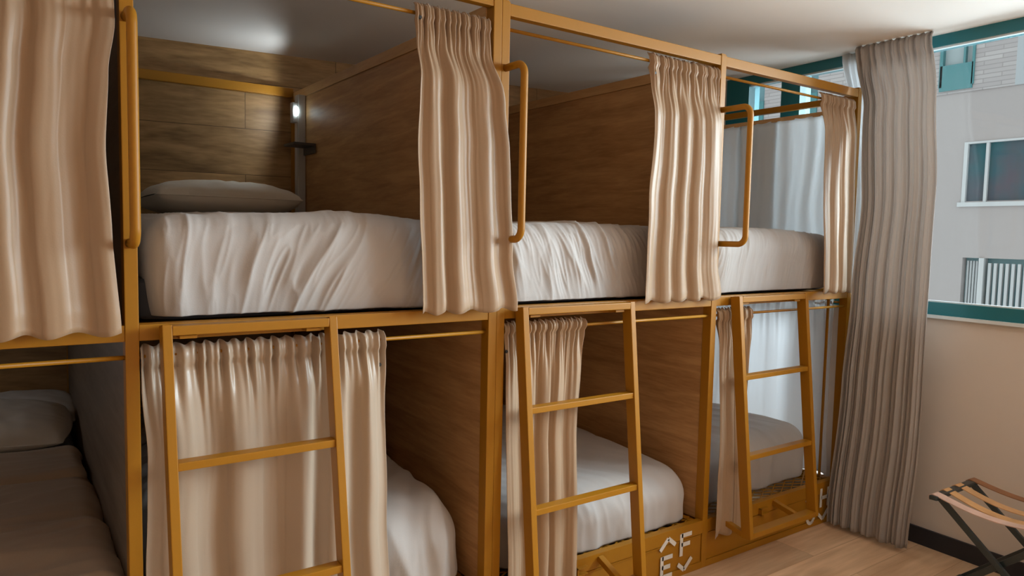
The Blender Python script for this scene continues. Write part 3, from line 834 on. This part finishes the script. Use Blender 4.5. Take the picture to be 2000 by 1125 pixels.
pillow('pillow', (0.575, 1.58, 1.487), 0.64, 0.42, 0.17, (math.radians(-4), 0, math.radians(3)), PILLOW, 3.3, 'grey beige pillow on the nearest top bunk beside the reading lamp', True)

# lower left bunk, made up with a taupe duvet
tag(soft_box('mattress', -1.0, -0.022, 0.02, 1.96, 0.21, 0.485, (0.05, 0.05), SHEETM, n=(40, 60, 10),
             disp=lambda P, n: 0.004 * noise.noise(P * 9)), 'white sheeted mattress of the lower bunk at the left edge', 'mattress')
def taupe_disp(P, n):
    v = 0.011 * ridged(Vector((P.x * 2.2 + P.y * 0.6, P.y * 7 + 1.2 * noise.noise(P * 2.5), 3.1))) + 0.009 * noise.noise(Vector((P.x * 3, P.y * 3, 5)))
    v += 0.006 * ridged(Vector((P.x * 3, P.y * 14, 7)))
    return v * (1 if n.z > -0.2 else 0.3)
tag(soft_box('duvet', -1.02, -0.018, 0.015, 1.12, 0.35, 0.502, (0.06, 0.06), TAUPE, n=(100, 140, 14), disp=taupe_disp), 'taupe brown duvet laid flat on the lower bunk at the left edge', 'duvet')
fold = soft_box('folded_edge', -1.015, -0.03, 0.93, 1.28, 0.45, 0.528, (0.04, 0.04), TAUPE, n=(100, 80, 12), disp=taupe_disp)
fold.parent = bpy.data.objects['duvet.006'] if 'duvet.006' in bpy.data.objects else None
pillow('pillow', (-0.40, 1.48, 0.585), 0.70, 0.40, 0.17, (math.radians(8), math.radians(3), math.radians(-4)), PILLOW2, 8.1, 'pale grey pillow in front on the lower left bunk, above the taupe duvet', True)
pillow('pillow', (-0.34, 1.78, 0.565), 0.66, 0.38, 0.12, (math.radians(10), 0, math.radians(2)), SHEETM, 5.1, 'white pillow corner peeking out behind the grey pillow on the lower left bunk')

# ---------------------------------------------------------------- reading lamp on its trunking
LX = 1.012
yl = by(LX) - 0.055
lamp = thing('reading_lamp', 'glowing cold white reading light on vertical grey trunking in the top bunk corner', 'reading lamp', (LX, yl - 0.09, 1.14))
def lp(name, x0, x1, y0, y1, z0, z1, m, bev=0.002):
    bm = bmesh.new(); bx(bm, x0, x1, y0, y1, z0, z1, bev); o = mk(name, bm, m); o.parent = lamp; o.location = (-LX, -(yl - 0.09), -1.14); return o
ya = yl - 0.13
lp('trunking', LX - 0.035, LX + 0.0, ya - 0.05, ya, 1.15, 2.04, GREYPL)
lp('trunking_lid', LX - 0.04, LX - 0.035, ya - 0.045, ya - 0.005, 1.152, 2.038, GREYPL, 0.001)
lp('lamp_body', LX - 0.065, LX - 0.04, ya - 0.05, ya - 0.01, 1.90, 2.00, GREYPL, 0.004)
bm = bmesh.new(); bmesh.ops.create_cone(bm, cap_ends=True, segments=24, radius1=0.011, radius2=0.014, depth=0.008, matrix=Matrix.Translation((LX - 0.050, ya - 0.054, 1.955)) @ Matrix.Scale(1.8, 4, (0, 0, 1)) @ Matrix.Rotation(math.pi / 2, 4, 'X'))
o = mk('lens', bm, led); o.parent = lamp; o.location = (-LX, -(yl - 0.09), -1.14)
pl = bpy.data.lights.new('reading_lamp_light', 'SPOT'); pl.energy = 3.2; pl.color = (0.84, 0.95, 1.0); pl.shadow_soft_size = 0.02
pl.spot_size = math.radians(172); pl.spot_blend = 0.35
po = bpy.data.objects.new('reading_lamp_light', pl); COL.objects.link(po); po.location = (LX - 0.085, ya - 0.07, 1.965)
po.rotation_euler = Vector((-0.9, 0.22, 0.10)).to_track_quat('-Z', 'Y').to_euler()
bm = bmesh.new(); bx(bm, LX - 0.11, LX - 0.001, ya - 0.20, ya - 0.052, 1.775, 1.787, 0.002); bx(bm, LX - 0.012, LX - 0.001, ya - 0.2, ya - 0.052, 1.74, 1.775, 0.001)
tag(mk('shelf', bm, DGREY), 'small dark shelf fixed under the reading light in the top bunk corner', 'shelf')

# ---------------------------------------------------------------- luggage rack
rk = thing('luggage_rack', 'folding black steel luggage rack with four leather straps by the window wall', 'luggage rack', (2.8, -0.85, 0))
def rp(name, bm, m):
    o = mk(name, bm, m); o.parent = rk; o.location = (-2.8, 0.85, 0); return o
RX0, RX1, YA, YB, RH = 2.615, 2.985, -0.65, -1.08, 0.40
for y in (YA, YB):
    bm = bmesh.new(); bar(bm, (RX0, y, RH), (RX1, y, RH), 0.03, 0.016, bev=0.004); rp('top_bar', bm, BLACKM)
for (xo, ya_, yb_) in ((0.045, YA, YB), (0.07, YB, YA)):
    for x in (RX0 + xo, RX1 - xo):
        bm = bmesh.new(); bar(bm, (x, ya_, RH), (x, yb_, 0.012), 0.014, 0.022, up=(0, 1, 1), bev=0.002); rp('leg', bm, BLACKM)
    bm = bmesh.new(); bar(bm, (RX0 + xo, yb_, 0.012), (RX1 - xo, yb_, 0.012), 0.022, 0.02, bev=0.004); rp('foot_bar', bm, BLACKM)
ym = (YA + YB) / 2
bm = bmesh.new(); tube(bm, [(RX0 + 0.04, ym, RH / 2), (RX1 - 0.04, ym, RH / 2)], 0.006, 10); rp('pivot_rod', bm, BLACKM)
for k, x in enumerate((RX0 + 0.035, RX0 + 0.125, RX0 + 0.225, RX0 + 0.345)):
    bm = bmesh.new(); N = 30; top = []; W2 = 0.023; sag = (0.035, 0.05, 0.045, 0.03)[k]
    path = [(YA + 0.018, RH - 0.014), (YA + 0.02, RH + 0.004), (YA + 0.008, RH + 0.0105)]
    path += [(lerp(YA, YB, t / N), RH + 0.0105 - sag * math.sin(math.pi * t / N) ** 0.9) for t in range(1, N)]
    path += [(YB - 0.008, RH + 0.0105), (YB - 0.02, RH + 0.004), (YB - 0.018, RH - 0.014)]
    rows = []
    for (y, z) in path:
        rows.append([bm.verts.new((x - W2, y, z)), bm.verts.new((x + W2, y, z))])
    for a, b in zip(rows, rows[1:]): bm.faces.new([a[0], b[0], b[1], a[1]])
    o = rp('strap', bm, STRAPS[k]); so = o.modifiers.new('thickness', 'SOLIDIFY'); so.thickness = 0.003; so.offset = 0
    if k == 3: o['label'] = 'dark brown leather strap'
    if k == 0: o['label'] = 'dusty pink leather strap'
